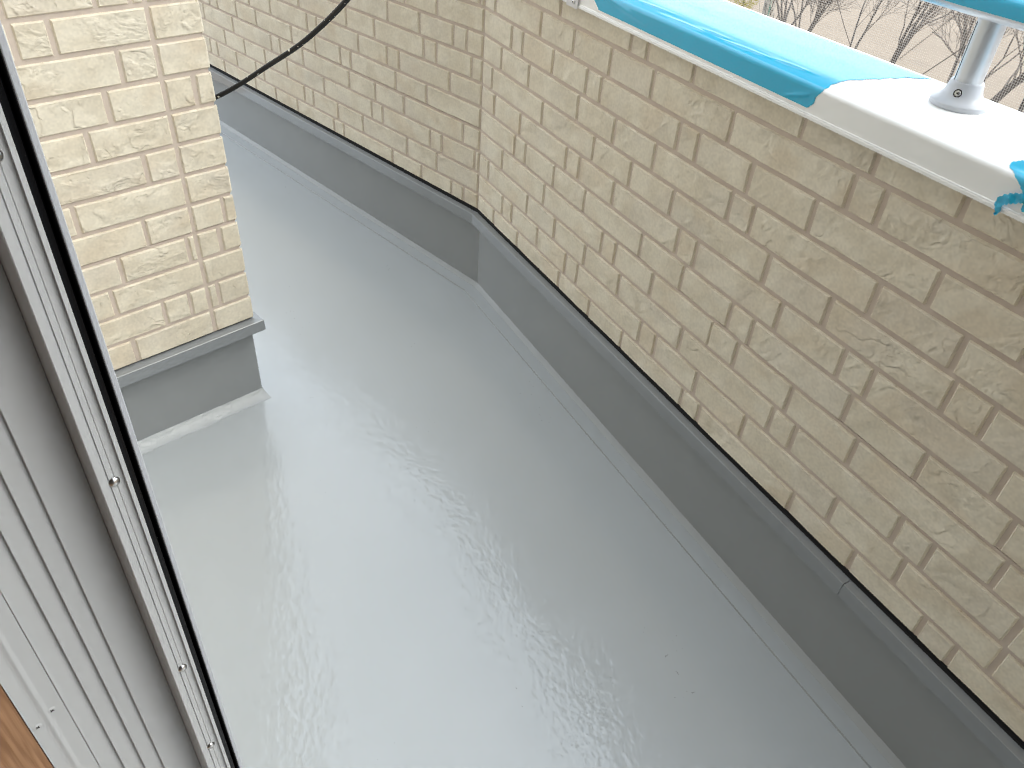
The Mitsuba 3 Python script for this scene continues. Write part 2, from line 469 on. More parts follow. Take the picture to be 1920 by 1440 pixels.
for on, sgn, end in ((on_a, 1, END_A), (on_b, -1, END_B)):
    n = int(end / 0.05)
    rings = []
    for i in range(n + 1):
        ring = []
        for d, z in ((0.010, 0.262), (-0.0115, 0.250), (-0.0118, None)):
            u0 = mitre(d); u = u0 + (end - u0) * i / n
            q = on(u, d, 0); q[2] = z if z is not None else zfloor(q[0], q[1]) + 0.0155
            ring.append(q)
        rings.append(np.array(ring))
    obj('upstand', sweep(rings[:], closed=False), 'frp_shade_coating', fl)
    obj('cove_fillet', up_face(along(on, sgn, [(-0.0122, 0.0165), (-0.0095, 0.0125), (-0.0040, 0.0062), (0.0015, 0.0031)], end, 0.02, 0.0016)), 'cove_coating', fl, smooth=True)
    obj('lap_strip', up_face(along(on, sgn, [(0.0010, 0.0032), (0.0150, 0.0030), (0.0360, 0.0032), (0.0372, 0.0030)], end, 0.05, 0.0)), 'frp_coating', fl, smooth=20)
    obj('lap_edge', up_face(along(on, sgn, [(0.0372, 0.0030), (0.0388, 0.0010), (0.0396, -0.0006)], end, 0.05, 0.0)), 'frp_shade_coating', fl)  # step in the darkened paint, so the shadow line is coloured in

# ---------------------------------------------------------------- wing wall
WW = thing('wing_wall', 'brightly lit cream brick wing wall standing on the floor behind the window frame', 'wall')
T_C, T_H, W_TH, WZ = -0.8046, -1.42, 0.20, 2.70
PB = K0 + 0.06 * H
obj('siding_board', box_ot(-W_TH + 0.0045, -MORT, T_H, T_C - 0.0045, PB, Z_SEAM - 0.0003), 'mortar_finish', WW)
obj('siding_board', box_ot(-W_TH + 0.0045, -MORT, T_H, T_C - 0.0045, Z_SEAM + 0.0004, Z_SEAM + 7 * H + 0.0003), 'mortar_finish', WW)
obj('siding_board', box_ot(-W_TH + 0.0045, -MORT, T_H, T_C - 0.0045, Z_SEAM + 7 * H + 0.0004, WZ), 'mortar_finish', WW)
obj('gap_shade', box_ot(-W_TH + 0.010, -0.010, T_H, T_C - 0.010, 0.268, PB - 0.0005), 'gap_shade_black', WW)  # black filling painted in for the shadow under the boards
GRO = -0.9040
P7 = {0: [-1.235, -1.087], 1: [-1.20, -1.007, -.947], 2: [-1.102], 3: [-1.218, -1.070, -.925], 4: [-1.25, -1.003], 5: [-1.182, -1.124], 6: [-1.205, -.972]}
PF = {7: [-1.21, -1.063], 8: [-1.16, -1.013], 9: [-1.21, -.974], 10: [-1.134, -1.073], 11: [-1.136, -.990, -.930]}
PC = {1: [-.879], 3: [-.851], 4: [-.831], 8: [-.843]}
ZR = int((WZ - K0) / H)
main = {r: PF.get(r, P7[r % 7]) for r in range(ZR)}
corner_rows = {r: PC.get(r, [-.845] if r > 12 and r % 4 == 1 else []) for r in range(ZR)}
lay_bricks(WW, main, OT(0, 0, 0), TP, NP, GRO, zmin=PB, u_start=T_H, ends=(False, True))
lay_bricks(WW, corner_rows, OT(0, 0, 0), TP, NP, T_C, zmin=PB, u_start=GRO, ends=(True, False))
side = {r: [W_TH * rng.uniform(0.3, 0.7)] for r in range(ZR)}
lay_bricks(WW, side, OT(0, T_C, 0), -NP, TP, W_TH, zmin=PB, ends=(False, False))
# its flashing, mitred round the corner
fp = [(-0.020, 0.2762), (-0.001, 0.2752), (0.0165, 0.2738), (0.0178, 0.2728), (0.0190, 0.2460), (0.0120, 0.2450), (0.0120, 0.2466), (0.0172, 0.2474), (0.0163, 0.2718), (-0.020, 0.2742)]
obj('drip_flashing', bar_poly(fp, lambda c, d, z: OT(d, T_H * (1 - c) + (T_C + d * 0.75) * c, z)), 'flashing_paint', WW)
obj('drip_flashing', bar_poly(fp, lambda c, d, z: OT(d * (1 - c) + (-W_TH - d) * c, T_C + d * 0.75 + 0.0004 * (d > 0), z)), 'flashing_paint', WW)


def fl_ot(o, t, dz):
    q = OT(o, t)
    q[2] = zfloor(q[0], q[1]) + dz
    return q


UO, UT = -0.021, -0.806
top = 0.262
rings = []
for o, t in ((UO, T_H), (UO, UT - 0.004), (UO - 0.004, UT), (-W_TH - 0.0, UT)):
    rings.append(np.array([OT(o, t, top), fl_ot(o, t, 0.021)]))
obj('upstand', sweep(rings, closed=False), 'frp_shade_coating', WW)
prof = [(-0.0004, 0.0225), (0.0035, 0.0170), (0.0110, 0.0090), (0.0200, 0.0030), (0.0260, 0.0003)]


def fillet(i0, i1, fn, n=40):
    rr = []
    for i in range(n + 1):
        c = i / n
        ring = []
        for k, (d, dz) in enumerate(prof):
            jit = 0.003 * (meshkit.noise(np.array([c * 16, k * 7.0, 2.5])) - 0.5) if 0 < k < 4 else 0
            o, t = fn(c, d + jit)
            ring.append(fl_ot(o, t, dz + abs(jit) * 0.4))
        rr.append(np.array(ring))
    return up_face(sweep(rr, closed=False))


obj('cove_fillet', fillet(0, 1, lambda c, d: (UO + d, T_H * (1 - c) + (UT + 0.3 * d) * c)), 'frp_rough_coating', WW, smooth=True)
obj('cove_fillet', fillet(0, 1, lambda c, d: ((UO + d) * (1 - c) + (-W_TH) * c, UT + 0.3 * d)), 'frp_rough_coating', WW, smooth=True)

# ---------------------------------------------------------------- coping
CP = thing('coping', 'white aluminium coping along the top of the parapet, partly under blue film', 'coping')


def arc(cx, cz, r, a0, a1, n):
    return [(cx + r * math.cos(math.radians(a)), cz + r * math.sin(math.radians(a))) for a in np.linspace(a0, a1, n)]


# (y, z), from the inner lip over the top to the outer lip
face = [(-0.0120, 0.9775), (-0.0120, 1.0095)]
bend = arc(-0.0040, 1.0095, 0.0080, 180, 100, 8)
over = face + bend + [(0.0245, 1.0240), (0.0300, 1.0247), (0.1000, 1.0262), (0.1700, 1.0252), (0.1790, 1.0243)] + arc(0.2010, 1.0120, 0.0080, 78, 0, 6) + [(0.2090, 0.975)]
lip = [(0.2090, 0.970), (0.2070, 0.970), (0.2070, 1.010), (0.175, 1.020), (0.1000, 1.0235), (0.028, 1.0215), (-0.0090, 1.012), (-0.0090, 0.9770), (-0.0050, 0.9750), (-0.0050, 0.9698), (-0.0143, 0.9696), (-0.0148, 0.9702), (-0.0148, 0.9742), (-0.0140, 0.9755), (-0.0142, 0.9768)]
cop = [(y, z) for y, z in over] + lip
pl_a = lambda c, y, z: on_a((mitre(-y)) * (1 - c) + END_A * c, -y, z)
pl_b = lambda c, y, z: on_b((mitre(-y)) * (1 - c) + END_B * c, -y, z)
obj('coping_profile', bar_poly(cop, pl_a), 'coping_paint', CP, smooth=28)
obj('coping_profile', bar_poly(cop, pl_b), 'coping_paint', CP, smooth=28)
# joint cover: wraps the inner face, 2 mm proud
cov = [(y - 0.0014, z) for y, z in [(-0.0150, 0.9675), (-0.0150, 1.0098)]] + arc(-0.0040, 1.0095, 0.0100, 170, 100, 5) + [(0.02, 1.0252), (0.02, 1.0262)] + arc(-0.0040, 1.0095, 0.0118, 100, 175, 5) + [(-0.0180, 0.9675)]
JC = obj('joint_cover', bar_poly(cov, lambda c, y, z: on_a(0.424 * (1 - c) + 0.4685 * c, -y, z)), 'cover_metal', CP, smooth=28)
sc = obj('screw', lathe([(0.0001, 0.0), (0.0042, 0.0), (0.0042, 0.0008), (0.0034, 0.0018), (0.0018, 0.0025), (0.0001, 0.0027)], (0.4535, -0.0180, 0.9790), NA, 16), 'steel', JC, smooth=40)


def cross_slot(name, centre, axis, size, parent, mat_='dark_slot', depth=0.0006):
    axis = np.array(axis, float) / np.linalg.norm(axis)
    u = np.cross(axis, UP) if abs(axis[2]) < 0.9 else np.cross(axis, XA)
    u /= np.linalg.norm(u); w = np.cross(axis, u)
    ms = []
    for k, (a, b) in enumerate(((u + w, w - u), (w - u, u + w))):
        a = a / np.linalg.norm(a) * size; b = b / np.linalg.norm(b) * size * 0.22
        c = np.array(centre)
        e = depth * (1 + 0.25 * k)
        ms.append(hexa([c - a - b, c + a - b, c + a + b, c - a + b] + [q + axis * e for q in (c - a - b, c + a - b, c + a + b, c - a + b)]))
    return obj(name, cat(ms), mat_, parent)


cross_slot('screw_slot', (0.4535, -0.0205, 0.9790), NA, 0.0016, JC)

# film laid on the coping: the over-profile pushed out a little
ov = np.array(over)
seg = np.r_[0, np.cumsum(np.linalg.norm(np.diff(ov, axis=0), axis=1))]


def on_coping(u, s, lift):
    s = min(max(s, 0), seg[-1])
    y, z = np.interp(s, seg, ov[:, 0]), np.interp(s, seg, ov[:, 1])
    e = 0.002
    y0, z0 = np.interp(max(s - e, 0), seg, ov[:, 0]), np.interp(max(s - e, 0), seg, ov[:, 1])
    y1, z1 = np.interp(min(s + e, seg[-1]), seg, ov[:, 0]), np.interp(min(s + e, seg[-1]), seg, ov[:, 1])
    t = np.array([y1 - y0, z1 - z0]); t /= np.linalg.norm(t)
    return np.array([u, y - t[1] * lift, z + t[0] * lift])


S_BEV = float(np.interp(0.0245, ov[:, 0][9:], seg[9:])) if False else float(seg[len(face) + len(bend)])


def film_sheet(left, right, s_list, nu, wr=0.0, seed=1, thick=0.0005, wrinkles=()):
    """Film between u = left(s) and right(s), with wrinkles of height wr; a closed thin sheet."""
    top_, bot_ = [], []
    for s in s_list:
        a, b = left(s), right(s)
        rt, rb = [], []
        for i in range(nu + 1):
            c = i / nu
            u = a + (b - a) * c
            w = sum(h_ * math.exp(-((u - u0) / ln) ** 2 - ((s - s0 - (u - u0) * sl) / wd) ** 2) for u0, s0, ln, wd, sl, h_ in wrinkles) + wr * max(0.0, float(meshkit.fbm(np.array([u * 26, s * 40 + 3, seed * 9.0]), 3)) - 0.42) * (1.0 if 0 < i else 1.0)
            rt.append(on_coping(u, s, 0.0010 + w))
            rb.append(on_coping(u, s, 0.0010 + w - thick))
        top_.append(rt); bot_.append(rb)
    rings = [np.array(t + b[::-1]) for t, b in zip(top_, bot_)]
    return sweep(rings)


S0 = 0.0062
s_face = list(np.linspace(S0, seg[2], 9)) + [float(q) for q in seg[3:len(face) + len(bend)]] + list(np.linspace(seg[len(face) + len(bend)], seg[-8], 22))[0:]
s_face = sorted(set(np.round(s_face + list(np.linspace(seg[len(face) + len(bend) - 1], S_BEV, 15)), 5)))
rx = [(0.0, 1.128), (0.006, 1.1290), (0.011, 1.1365), (0.017, 1.1410), (0.030, 1.1460), (0.040, 1.1490), (S_BEV, 1.1470), (S_BEV + 0.026, 1.1515), (S_BEV + 0.06, 1.1600), (S_BEV + 0.12, 1.1710), (S_BEV + 0.15, 1.1840), (S_BEV + 0.17, 1.2010), (0.4, 1.2010)]
lx = [(0.0, 0.545), (0.006, 0.5420), (0.012, 0.535), (0.022, 0.520), (0.040, 0.512), (0.4, 0.512)]
fm = film_sheet(lambda s: float(np.interp(s, *zip(*lx))), lambda s: float(np.interp(s, *zip(*rx))) + 0.0016 * math.sin(s * 190) + 0.001 * math.sin(s * 420), s_face, 220, 0.0002, 3, wrinkles=[(1.055, S_BEV - 0.012, 0.030, 0.0028, 0.06, 0.0022), (0.955, S_BEV - 0.020, 0.045, 0.0026, 0.05, 0.0020), (0.870, S_BEV - 0.015, 0.028, 0.0024, 0.03, 0.0018), (0.800, S_BEV - 0.024, 0.050, 0.0030, 0.02, 0.0020), (0.690, S_BEV - 0.012, 0.040, 0.0026, 0.04, 0.0018), (0.640, 0.026, 0.060, 0.0040, -0.10, 0.0016), (1.100, 0.016, 0.018, 0.0024, 0.35, 0.0018), (1.118, 0.021, 0.014, 0.0020, 0.40, 0.0016)])
k = obj('protective_film', fm, 'blue_film', smooth=35)
tag(k, 'long glossy blue protective film covering the coping left of the handrail post', 'protective film')
# torn piece further right
tx = [(0.0, 1.497), (0.012, 1.494), (0.018, 1.490), (0.026, 1.486), (0.030, 1.480), (0.034, 1.474), (0.040, 1.464), (0.045, 1.455), (0.052, 1.448), (0.062, 1.450), (S_BEV, 1.462), (0.12, 1.480), (0.4, 1.500)]
s_t = sorted(set(np.round(list(np.linspace(0.004, 0.075, 34)) + list(np.linspace(0.08, seg[-8], 18)), 5)))
tm = film_sheet(lambda s: float(np.interp(s, *zip(*tx))) + 0.0010 * math.sin(s * 640) + 0.0006 * math.sin(s * 1490 + 1), lambda s: END_A - 0.02, s_t, 90, 0.006, 8)
k = obj('protective_film', tm, 'blue_film', smooth=35)
tag(k, 'torn ragged edged blue film on the coping at the right edge of the picture', 'protective film')
# the loose curl hanging over the lip
path = [(1.497, -0.0145, 0.9995), (1.486, -0.0185, 0.9945), (1.475, -0.0190, 0.9885), (1.4685, -0.0180, 0.9800), (1.4705, -0.0175, 0.9720), (1.4690, -0.0185, 0.9655)]
pp = smoothline(path, 26)
wid = np.interp(np.linspace(0, 1, 26), [0, 0.25, 0.6, 0.85, 1], [0.004, 0.0062, 0.0060, 0.0040, 0.0012])
rings = []
for i, q in enumerate(pp):
    t = pp[min(i + 1, 25)] - pp[max(i - 1, 0)]; t /= np.linalg.norm(t)
    side_v = np.cross(t, NA); side_v /= np.linalg.norm(side_v)
    a = wid[i] * (1 + 0.18 * math.sin(i * 2.1))
    mid = NA * 0.0025 * math.sin(i * 0.7)
    rings.append(np.array([q - side_v * a, q + mid, q + side_v * a, q + side_v * a - NA * 0.0004, q + mid - NA * 0.0004, q - side_v * a - NA * 0.0004]))
k = obj('film_scrap', sweep(rings), 'blue_film', smooth=50)
tag(k, 'small curled scrap of blue film hanging over the lip of the coping', 'film scrap')

# ---------------------------------------------------------------- handrail
HR = thing('handrail', 'aluminium handrail with a round post on the coping and a film wrapped top rail', 'handrail')
PX, PY, PZ = 1.2850, 0.1130, 1.0262
RZ = 1.1520
pole = obj('post', lathe([(0.0185, 0.018), (0.0190, 0.020), (0.0190, 0.121)], (PX, PY, PZ), n=48), 'anodised_aluminium', HR, smooth=40)
obj('groove', tube([(PX - 0.0100, PY - 0.0163, PZ + 0.034), (PX - 0.0100, PY - 0.0163, RZ - 0.016)], 0.0006, 6), 'dark_slot', pole)
bp = [(0.001, 0.0), (0.0385, 0.0), (0.0392, 0.001), (0.0392, 0.0065), (0.0380, 0.0082), (0.0340, 0.0098), (0.0295, 0.0128), (0.0260, 0.0178), (0.0238, 0.0240), (0.0228, 0.0300), (0.0222, 0.0328), (0.0212, 0.0340), (0.0192, 0.0340)]
bk = obj('base_cover', lathe(bp, (PX, PY, PZ), n=56), 'grey_plastic', HR, smooth=35)
ba = np.array([0.30, -0.94, 0.28]); ba /= np.linalg.norm(ba)
sp = np.array([PX, PY, PZ + 0.0205]) + np.array([0.30, -0.94, 0]) / math.hypot(.30, .94) * 0.0235
obj('screw_boss', lathe([(0.0001, -0.006), (0.0062, -0.006), (0.0062, 0.0012), (0.0050, 0.0018), (0.0048, 0.0006), (0.0001, 0.0006)], sp, ba, 24), 'grey_plastic', bk, smooth=35)
obj('screw', lathe([(0.0001, 0.0), (0.0044, 0.0), (0.0044, 0.0012), (0.0036, 0.0022), (0.0001, 0.0026)], sp + ba * 0.0006, ba, 20), 'steel', bk, smooth=35)
obj('screw_recess', lathe([(0.0046, 0.0002), (0.0056, 0.0002), (0.0056, 0.0022), (0.0050, 0.0024), (0.0046, 0.0022)], sp, ba, 24), 'dark_slot', bk)
cross_slot('screw_slot', sp + ba * 0.0029, ba, 0.0021, bk)
# top rail: rounded profile (y, z)
rail = []
for a in np.linspace(0, 360, 40, endpoint=False):
    c, s = math.cos(math.radians(a)), math.sin(math.radians(a))
    e = 0.62
    rail.append((PY + 0.0315 * math.copysign(abs(c) ** e, c), RZ + 0.006 + 0.0185 * math.copysign(abs(s) ** e, s)))
obj('rail', bar_poly(rail, lambda c, y, z: np.array([-0.5 * (1 - c) + END_A * c, y, z])), 'anodised_aluminium', HR, smooth=40)
RF = [(PY + (y - PY) * 1.035, RZ + 0.006 + (z - RZ - 0.006) * 1.05) for y, z in rail]
keep = [q for q in RF if q[1] > RZ - 0.0020]
keep = sorted(keep, key=lambda q: math.atan2(q[1] - RZ, q[0] - PY) % (2 * math.pi) if q[1] >= RZ + 0.006 else (-0.1 if q[0] > PY else 3.3))
rr = []
for u in np.linspace(1.05, END_A, 60):
    o = [np.array([u, y, z + 0.0012 * (meshkit.fbm(np.array([u * 20, y * 60, z * 60]), 2) - 0.5)]) for y, z in keep]
    i_ = [np.array([q[0], PY + (q[1] - PY) * 0.985, RZ + 0.006 + (q[2] - RZ - 0.006) * 0.985]) for q in o]
    rr.append(np.array(o + i_[::-1]))
k = obj('rail_film', sweep(rr), 'blue_film', smooth=45)
tag(k, 'blue protective film wrapped over the top rail at the upper right corner', 'protective film')

# ---------------------------------------------------------------- window frame (left jamb) and room
CO = float(CAM @ NP) - PD                       # camera's own o, t
CT = float(CAM @ TP)
WF = thing('window_frame', 'off white aluminium window jamb with stepped tracks and a black gasket strip', 'window frame')
D0 = 0.500
REL0 = -163.608


def tj(az, e):
    """t of the jamb feature seen at this azimuth when it stands e proud of the jamb's base plane."""
    return CT + math.tan(math.radians(REL0 - az)) * (D0 - e)


def o_(e):
    return CO - D0 + e


ZB, ZT = 0.34, 2.30


def jamb(profile, back, bsdf, name, smooth=False, label=None, z0=ZB, z1=ZT):
    """profile: (t, e) along the visible side; closed towards the wall at e = back."""
    pts = list(profile) + [(profile[-1][0], back), (profile[0][0], back)]
    return obj(name, prism(pts, lambda t, e, z: OT(o_(e), t, z), z0, z1), bsdf, WF, smooth=smooth, label=label)


E = dict(L1=0.0045, L2=0.0030, L3=0.0030)
t1, t2, t3 = tj(-159.93, .0045), tj(-161.62, .0030), tj(-163.32, .0030)
bendp = [(t2 + d, 0.0030 + 0.0009 * math.exp(-(d / 0.0022) ** 2)) for d in np.linspace(-0.006, 0.006, 13)]
jamb([(t1, .0036)] + bendp + [(t3 - 0.0002, .0030)], -0.03, 'frame_paint', 'inner_flange', smooth=30)
t4 = tj(-165.29, 0.004)
jamb([(t3 + 0.0004, 0.0012), (t4 + 0.004, 0.0004)], -0.03, 'frame_paint', 'track')
t5 = tj(-167.08, 0.008)
jamb([(t4, 0.0040), (t4 + 0.0005, 0.0046), (t5 + 0.004, 0.0042)], -0.028, 'frame_paint', 'track')
t6 = tj(-168.83, 0.012)
jamb([(t5, 0.0080), (t5 + 0.0005, 0.0086), (t6 + 0.004, 0.0082)], -0.026, 'frame_paint', 'track')
t7 = tj(-172.48, 0.012)
jamb([(t6, 0.0118), (t6 + 0.0005, 0.0124), (t7 - 0.0003, 0.0120)], -0.024, 'frame_paint', 'track')
EG = 0.046
t8 = tj(-173.15, EG)
t9, t10, t11 = tj(-173.93, EG), tj(-174.44, EG), tj(-175.25, EG)
jamb([(t7, 0.006), (t7, EG - 0.0006), (t7 + 0.0006, EG), (t9 - 0.0005, EG), (t9 - 0.0004, EG - 0.002), (t9 + 0.0004, EG - 0.002), (t9 + 0.0005, EG - 0.0003), (t10 - 0.0005, EG - 0.0003), (t10, EG - 0.0009), (t10 + 0.0005, EG - 0.0003), (t11 + 0.002, EG - 0.0003)], -0.02, 'frame_paint', 'guide_rail')
t11b, t12 = tj(-175.25, EG + 0.003), tj(-175.60, EG + 0.003)
jamb([(t11b, EG - 0.003), (t11b, EG + 0.0030), (t12, EG + 0.0030)], -0.02, 'frame_paint', 'outer_fin')
t13 = tj(-176.58, EG + 0.002)
jamb([(t12 + 0.0001, EG - 0.012), (t12 + 0.0012, EG - 0.0015), (t12 + 0.0045, EG - 0.0005), (t12 + 0.0060, EG - 0.004), (t12 + 0.0072, EG - 0.011), (t13 + 0.0010, EG - 0.013), (tj(-176.58, EG + 0.006) - 0.0006, EG - 0.012), (tj(-176.58, EG + 0.006) - 0.0005, EG + 0.0054), (tj(-176.58, EG + 0.006) - 0.0001, EG + 0.0054)], -0.02, 'rubber', 'gasket', smooth=30)  # rubber, plus a black wall painting the shadow on the lip's inner side
t13b, t14 = tj(-176.58, EG + 0.006), tj(-177.05, EG + 0.006)
jamb([(t13b, EG - 0.014), (t13b, EG + 0.0056), (t13b + 0.0005, EG + 0.006), (t14 - 0.0005, EG + 0.006), (t14, EG + 0.0052)], -0.02, 'frame_lip_paint', 'outer_lip')
for z in (0.5037 + 0.033, 0.6586 + 0.025, 0.9192 + 0.012, 1.1814 - 0.003):
    # the camera looks down on the proud rail: screws were placed on the base plane, so follow the ray forward
    zz = CAM[2] + (z - CAM[2])
    ts = CT + 0.0946 * (D0 - EG) / D0
    zc = CAM[2] + ({0.5367: 0.5037, 0.6836: 0.6586, 0.9312: 0.9192, 1.1784: 1.1814}[round(z, 4)] - CAM[2]) * (D0 - EG) / D0
    s_ = obj('screw', lathe([(0.0001, 0.0), (0.0042, 0.0), (0.0041, 0.0008), (0.0034, 0.0019), (0.0018, 0.0026), (0.0001, 0.0028)], OT(o_(EG - 0.0006), ts, zc), NP, 24), 'steel', WF + '__guide_rail', smooth=50)
for (tt, zz, e) in ((-0.01212, 0.7109, 0.0030), (-0.02683, 0.7008, 0.0033)):
    obj('flange_screw', lathe([(0.0001, 0.0), (0.0036, 0.0), (0.0035, 0.0004), (0.0026, 0.0009), (0.0001, 0.0010)], OT(o_(e - 0.0001), CT + tt * (D0 - e) / D0, CAM[2] + (zz - CAM[2]) * (D0 - e) / D0), NP, 20), 'frame_paint', WF + '__inner_flange', smooth=40)
    cross_slot('screw_slot', OT(o_(e + 0.0009), CT + tt * (D0 - e) / D0, CAM[2] + (zz - CAM[2]) * (D0 - e) / D0), NP, 0.0017, WF + '__inner_flange', depth=0.0002)
T_OUT = t14
# the rest of the frame: sill, head and the right jamb
OW = 1.74
obj('sill_rail', box_ot(o_(0.0), o_(OW), t1, t14, ZB - 0.04, ZB), 'frame_paint', WF)
obj('head_rail', box_ot(o_(0.0), o_(OW), t1, t14, ZT, ZT + 0.04), 'frame_paint', WF)
obj('right_jamb', box_ot(o_(OW), o_(OW) + 0.05, t1, t14, ZB - 0.04, ZT + 0.04), 'frame_paint', WF)
k = obj('window_casing', box_ot(o_(-0.03), o_(0.0052), t1 - 0.16, t1 - 0.0008, ZB - 0.04, ZT + 0.04), 'wood_grain')
tag(k, 'brown wood grain casing board inside the window frame at the lower left corner', 'window casing')

HW = thing('house_wall', 'cream outer wall of the house around the window, beside the wing wall', 'wall')
TW = t14 - 0.022
obj('wall_panel', box_ot(-2.2, o_(-0.021), TW - 0.10, TW, -3.4, 5.2), 'wall_render', HW)
obj('wall_panel', box_ot(o_(OW) + 0.0505, 5.0, TW - 0.10, TW, -3.4, 5.2), 'wall_render', HW)
obj('wall_panel', box_ot(o_(-0.0205), o_(OW) + 0.05, TW - 0.10, TW, -3.4, ZB - 0.041), 'wall_render', HW)
obj('wall_panel', box_ot(o_(-0.0205), o_(OW) + 0.05, TW - 0.10, TW, ZT + 0.041, 5.2), 'wall_render', HW)
# room behind the window
T_R = t1 - 0.161
for nm, bx, mt in (('room_floor', (o_(-1.0), o_(2.6), T_R - 3.5, T_R, 0.15, 0.20), 'room_boards'), ('room_ceiling', (o_(-1.0), o_(2.6), T_R - 3.5, T_R, 2.60, 2.65), 'room_paint'),
                   ('room_wall', (o_(-1.05), o_(-1.0), T_R - 3.5, T_R, 0.15, 2.65), 'room_paint'), ('room_wall', (o_(2.6), o_(2.65), T_R - 3.5, T_R, 0.15, 2.65), 'room_paint'),
                   ('room_wall', (o_(-1.0), o_(2.6), T_R - 3.55, T_R - 3.5, 0.15, 2.65), 'room_paint'),
                   ('room_wall', (o_(-1.0), o_(-0.0305), T_R, TW - 0.101, 0.15, 2.65), 'room_paint'), ('room_wall', (o_(OW) + 0.0505, o_(2.6), T_R, TW - 0.101, 0.15, 2.65), 'room_paint'),
                   ('room_wall', (o_(-0.0300), o_(OW) + 0.05, T_R, TW - 0.101, 0.15, ZB - 0.041), 'room_paint'), ('room_wall', (o_(-0.0300), o_(OW) + 0.05, T_R, TW - 0.101, ZT + 0.041, 2.65), 'room_paint')):
    struct(obj(nm, box_ot(*bx), mt))

# ---------------------------------------------------------------- cable
rays = np.array([[-.9375, .1365, -.3201], [-.9361, .1969, -.2915], [-.9335, .2352, -.2706], [-.9312, .2675, -.2476], [-.9291, .2935, -.2250]])
lam = np.array([1.840, 1.730, 1.640, 1.560, 1.480])
cp = [CAM + r * l for r, l in zip(rays, lam)]
back = [cp[0] + np.array([-0.05, -0.07, -0.035]) * 1.0, cp[0] + np.array([-0.14, -0.18, -0.06])]
fwd = [cp[-1] + (cp[-1] - cp[-2]) * 1.2 + np.array([0, 0, 0.012]), cp[-1] + (cp[-1] - cp[-2]) * 3.6 + np.array([0.05, 0.0, 0.14]), cp[-1] + (cp[-1] - cp[-2]) * 6.0 + np.array([0.12, 0.05, 0.5])]
k = obj('cable', tube(smoothline(back[::-1] + cp + fwd, 120), 0.0048, 12), 'cable_jacket', smooth=True)
tag(k, 'black cable flecked with white paint hanging in front of the far parapet', 'cable')

# ---------------------------------------------------------------- outside: ground, net, pole, trees
GZ = -3.5
g = obj('ground', trimesh.Trimesh([(-300, 0.2, GZ), (300, 0.2, GZ), (300, 500, GZ), (-300, 500, GZ), (-300, -60, GZ), (300, -60, GZ)], [[0, 1, 2], [0, 2, 3], [4, 5, 1], [4, 1, 0]], process=False), 'dry_earth')
struct(g)
NY = 8.0
SN = thing('safety_net', 'fine pale square mesh ball net between the balcony and the bare trees', 'net')
nx0, nx1, nz0, nz1, cell = -8.4, -1.6, -2.6, 1.2, 0.027


def strands(lines, r):
    ms_v, ms_f = [], []
    for i, (a, b) in enumerate(lines):
        a, b = np.array(a), np.array(b)
        t = (b - a) / np.linalg.norm(b - a)
        u = np.cross(t, [0.2, 1.0, 0.1]); u /= np.linalg.norm(u); w = np.cross(t, u)
        ring = np.array([u * r, (-0.5 * u + 0.866 * w) * r, (-0.5 * u - 0.866 * w) * r])
        ms_v.append(np.vstack([a + ring, b + ring]))
        base = i * 6
        for j in range(3):
            q = (j + 1) % 3
            ms_f += [[base + j, base + q, base + 3 + q], [base + j, base + 3 + q, base + 3 + j]]
    return trimesh.Trimesh(np.vstack(ms_v), np.array(ms_f), process=False)


vl = [((x, NY, nz0), (x, NY, nz1)) for x in np.arange(nx0, nx1, cell)]
hl = [((nx0, NY, z), (nx1, NY, z)) for z in np.arange(nz0, nz1, cell)]
obj('mesh_strands', strands(vl + hl, 0.0016), 'twine', SN, kind='stuff')
zz = []
za, zb = np.array([-5.02, -1.33]), np.array([-3.42, -0.66])


def ray_at_y(px, py, y):
    d = RM @ np.array([(px - 960) / 1467.4, (py - 720) / 1467.4, 1.0])
    return CAM + d * (y - CAM[1]) / d[1]


q0, q1 = ray_at_y(1685, 110, NY - 0.01), ray_at_y(1792, 27, NY - 0.01)
ns = 26
pts = []
for i in range(ns):
    a = q0 + (q1 - q0) * i / ns
    b = q0 + (q1 - q0) * (i + 1) / ns
    pts += [a, np.array([b[0], NY - 0.01, a[2]])]
obj('lacing_rope', strands(list(zip(pts[:-1], pts[1:])), 0.0035), 'dark_wire', SN)
k = obj('guy_wire', tube([ray_at_y(1700, 158, 7.6), ray_at_y(1735, 136, 7.65), ray_at_y(1800, 93, 7.8), ray_at_y(1850, 60, 7.95)], 0.006, 6), 'dark_wire')
tag(k, 'thin dark guy wire slanting up to the left of the handrail post', 'wire')
k = obj('hanging_wire', tube([ray_at_y(1596, 90, 7.7), ray_at_y(1583, 50, 7.7), ray_at_y(1570, 2, 7.7), ray_at_y(1562, -40, 7.7)], 0.0045, 6), 'dark_wire')
tag(k, 'thin dark wire running upright between two bare trees', 'wire')
ptop = ray_at_y(1440, 4, 8.25)
NPO = thing('net_pole', 'grey steel pole with gathered net beside it at the top edge', 'pole')
obj('pole', lathe([(0.05, 0.0), (0.052, 0.01), (0.049, 6.0)], (ptop[0], 8.25, GZ), n=20), 'pole_paint', NPO, smooth=40)
gv = []
for i in range(170):
    c = np.array([ptop[0] + 0.145, 8.10, 0]) + np.r_[nrg.normal(0, 0.045, 2), 0]
    z0 = nrg.uniform(-2.4, 0.6)
    d = np.r_[nrg.normal(0, 0.05, 2), nrg.uniform(0.15, 0.4)]
    gv.append((c + UP * z0, c + UP * z0 + d))
obj('gathered_net', strands(gv, 0.006), 'twine', NPO, kind='stuff')
obj('gathered_net', strands([(a + np.array([0.02, 0.03, 0.1]), b + np.array([-0.02, 0.02, 0.1])) for a, b in gv[::2]], 0.007), 'dark_wire', NPO, kind='stuff')
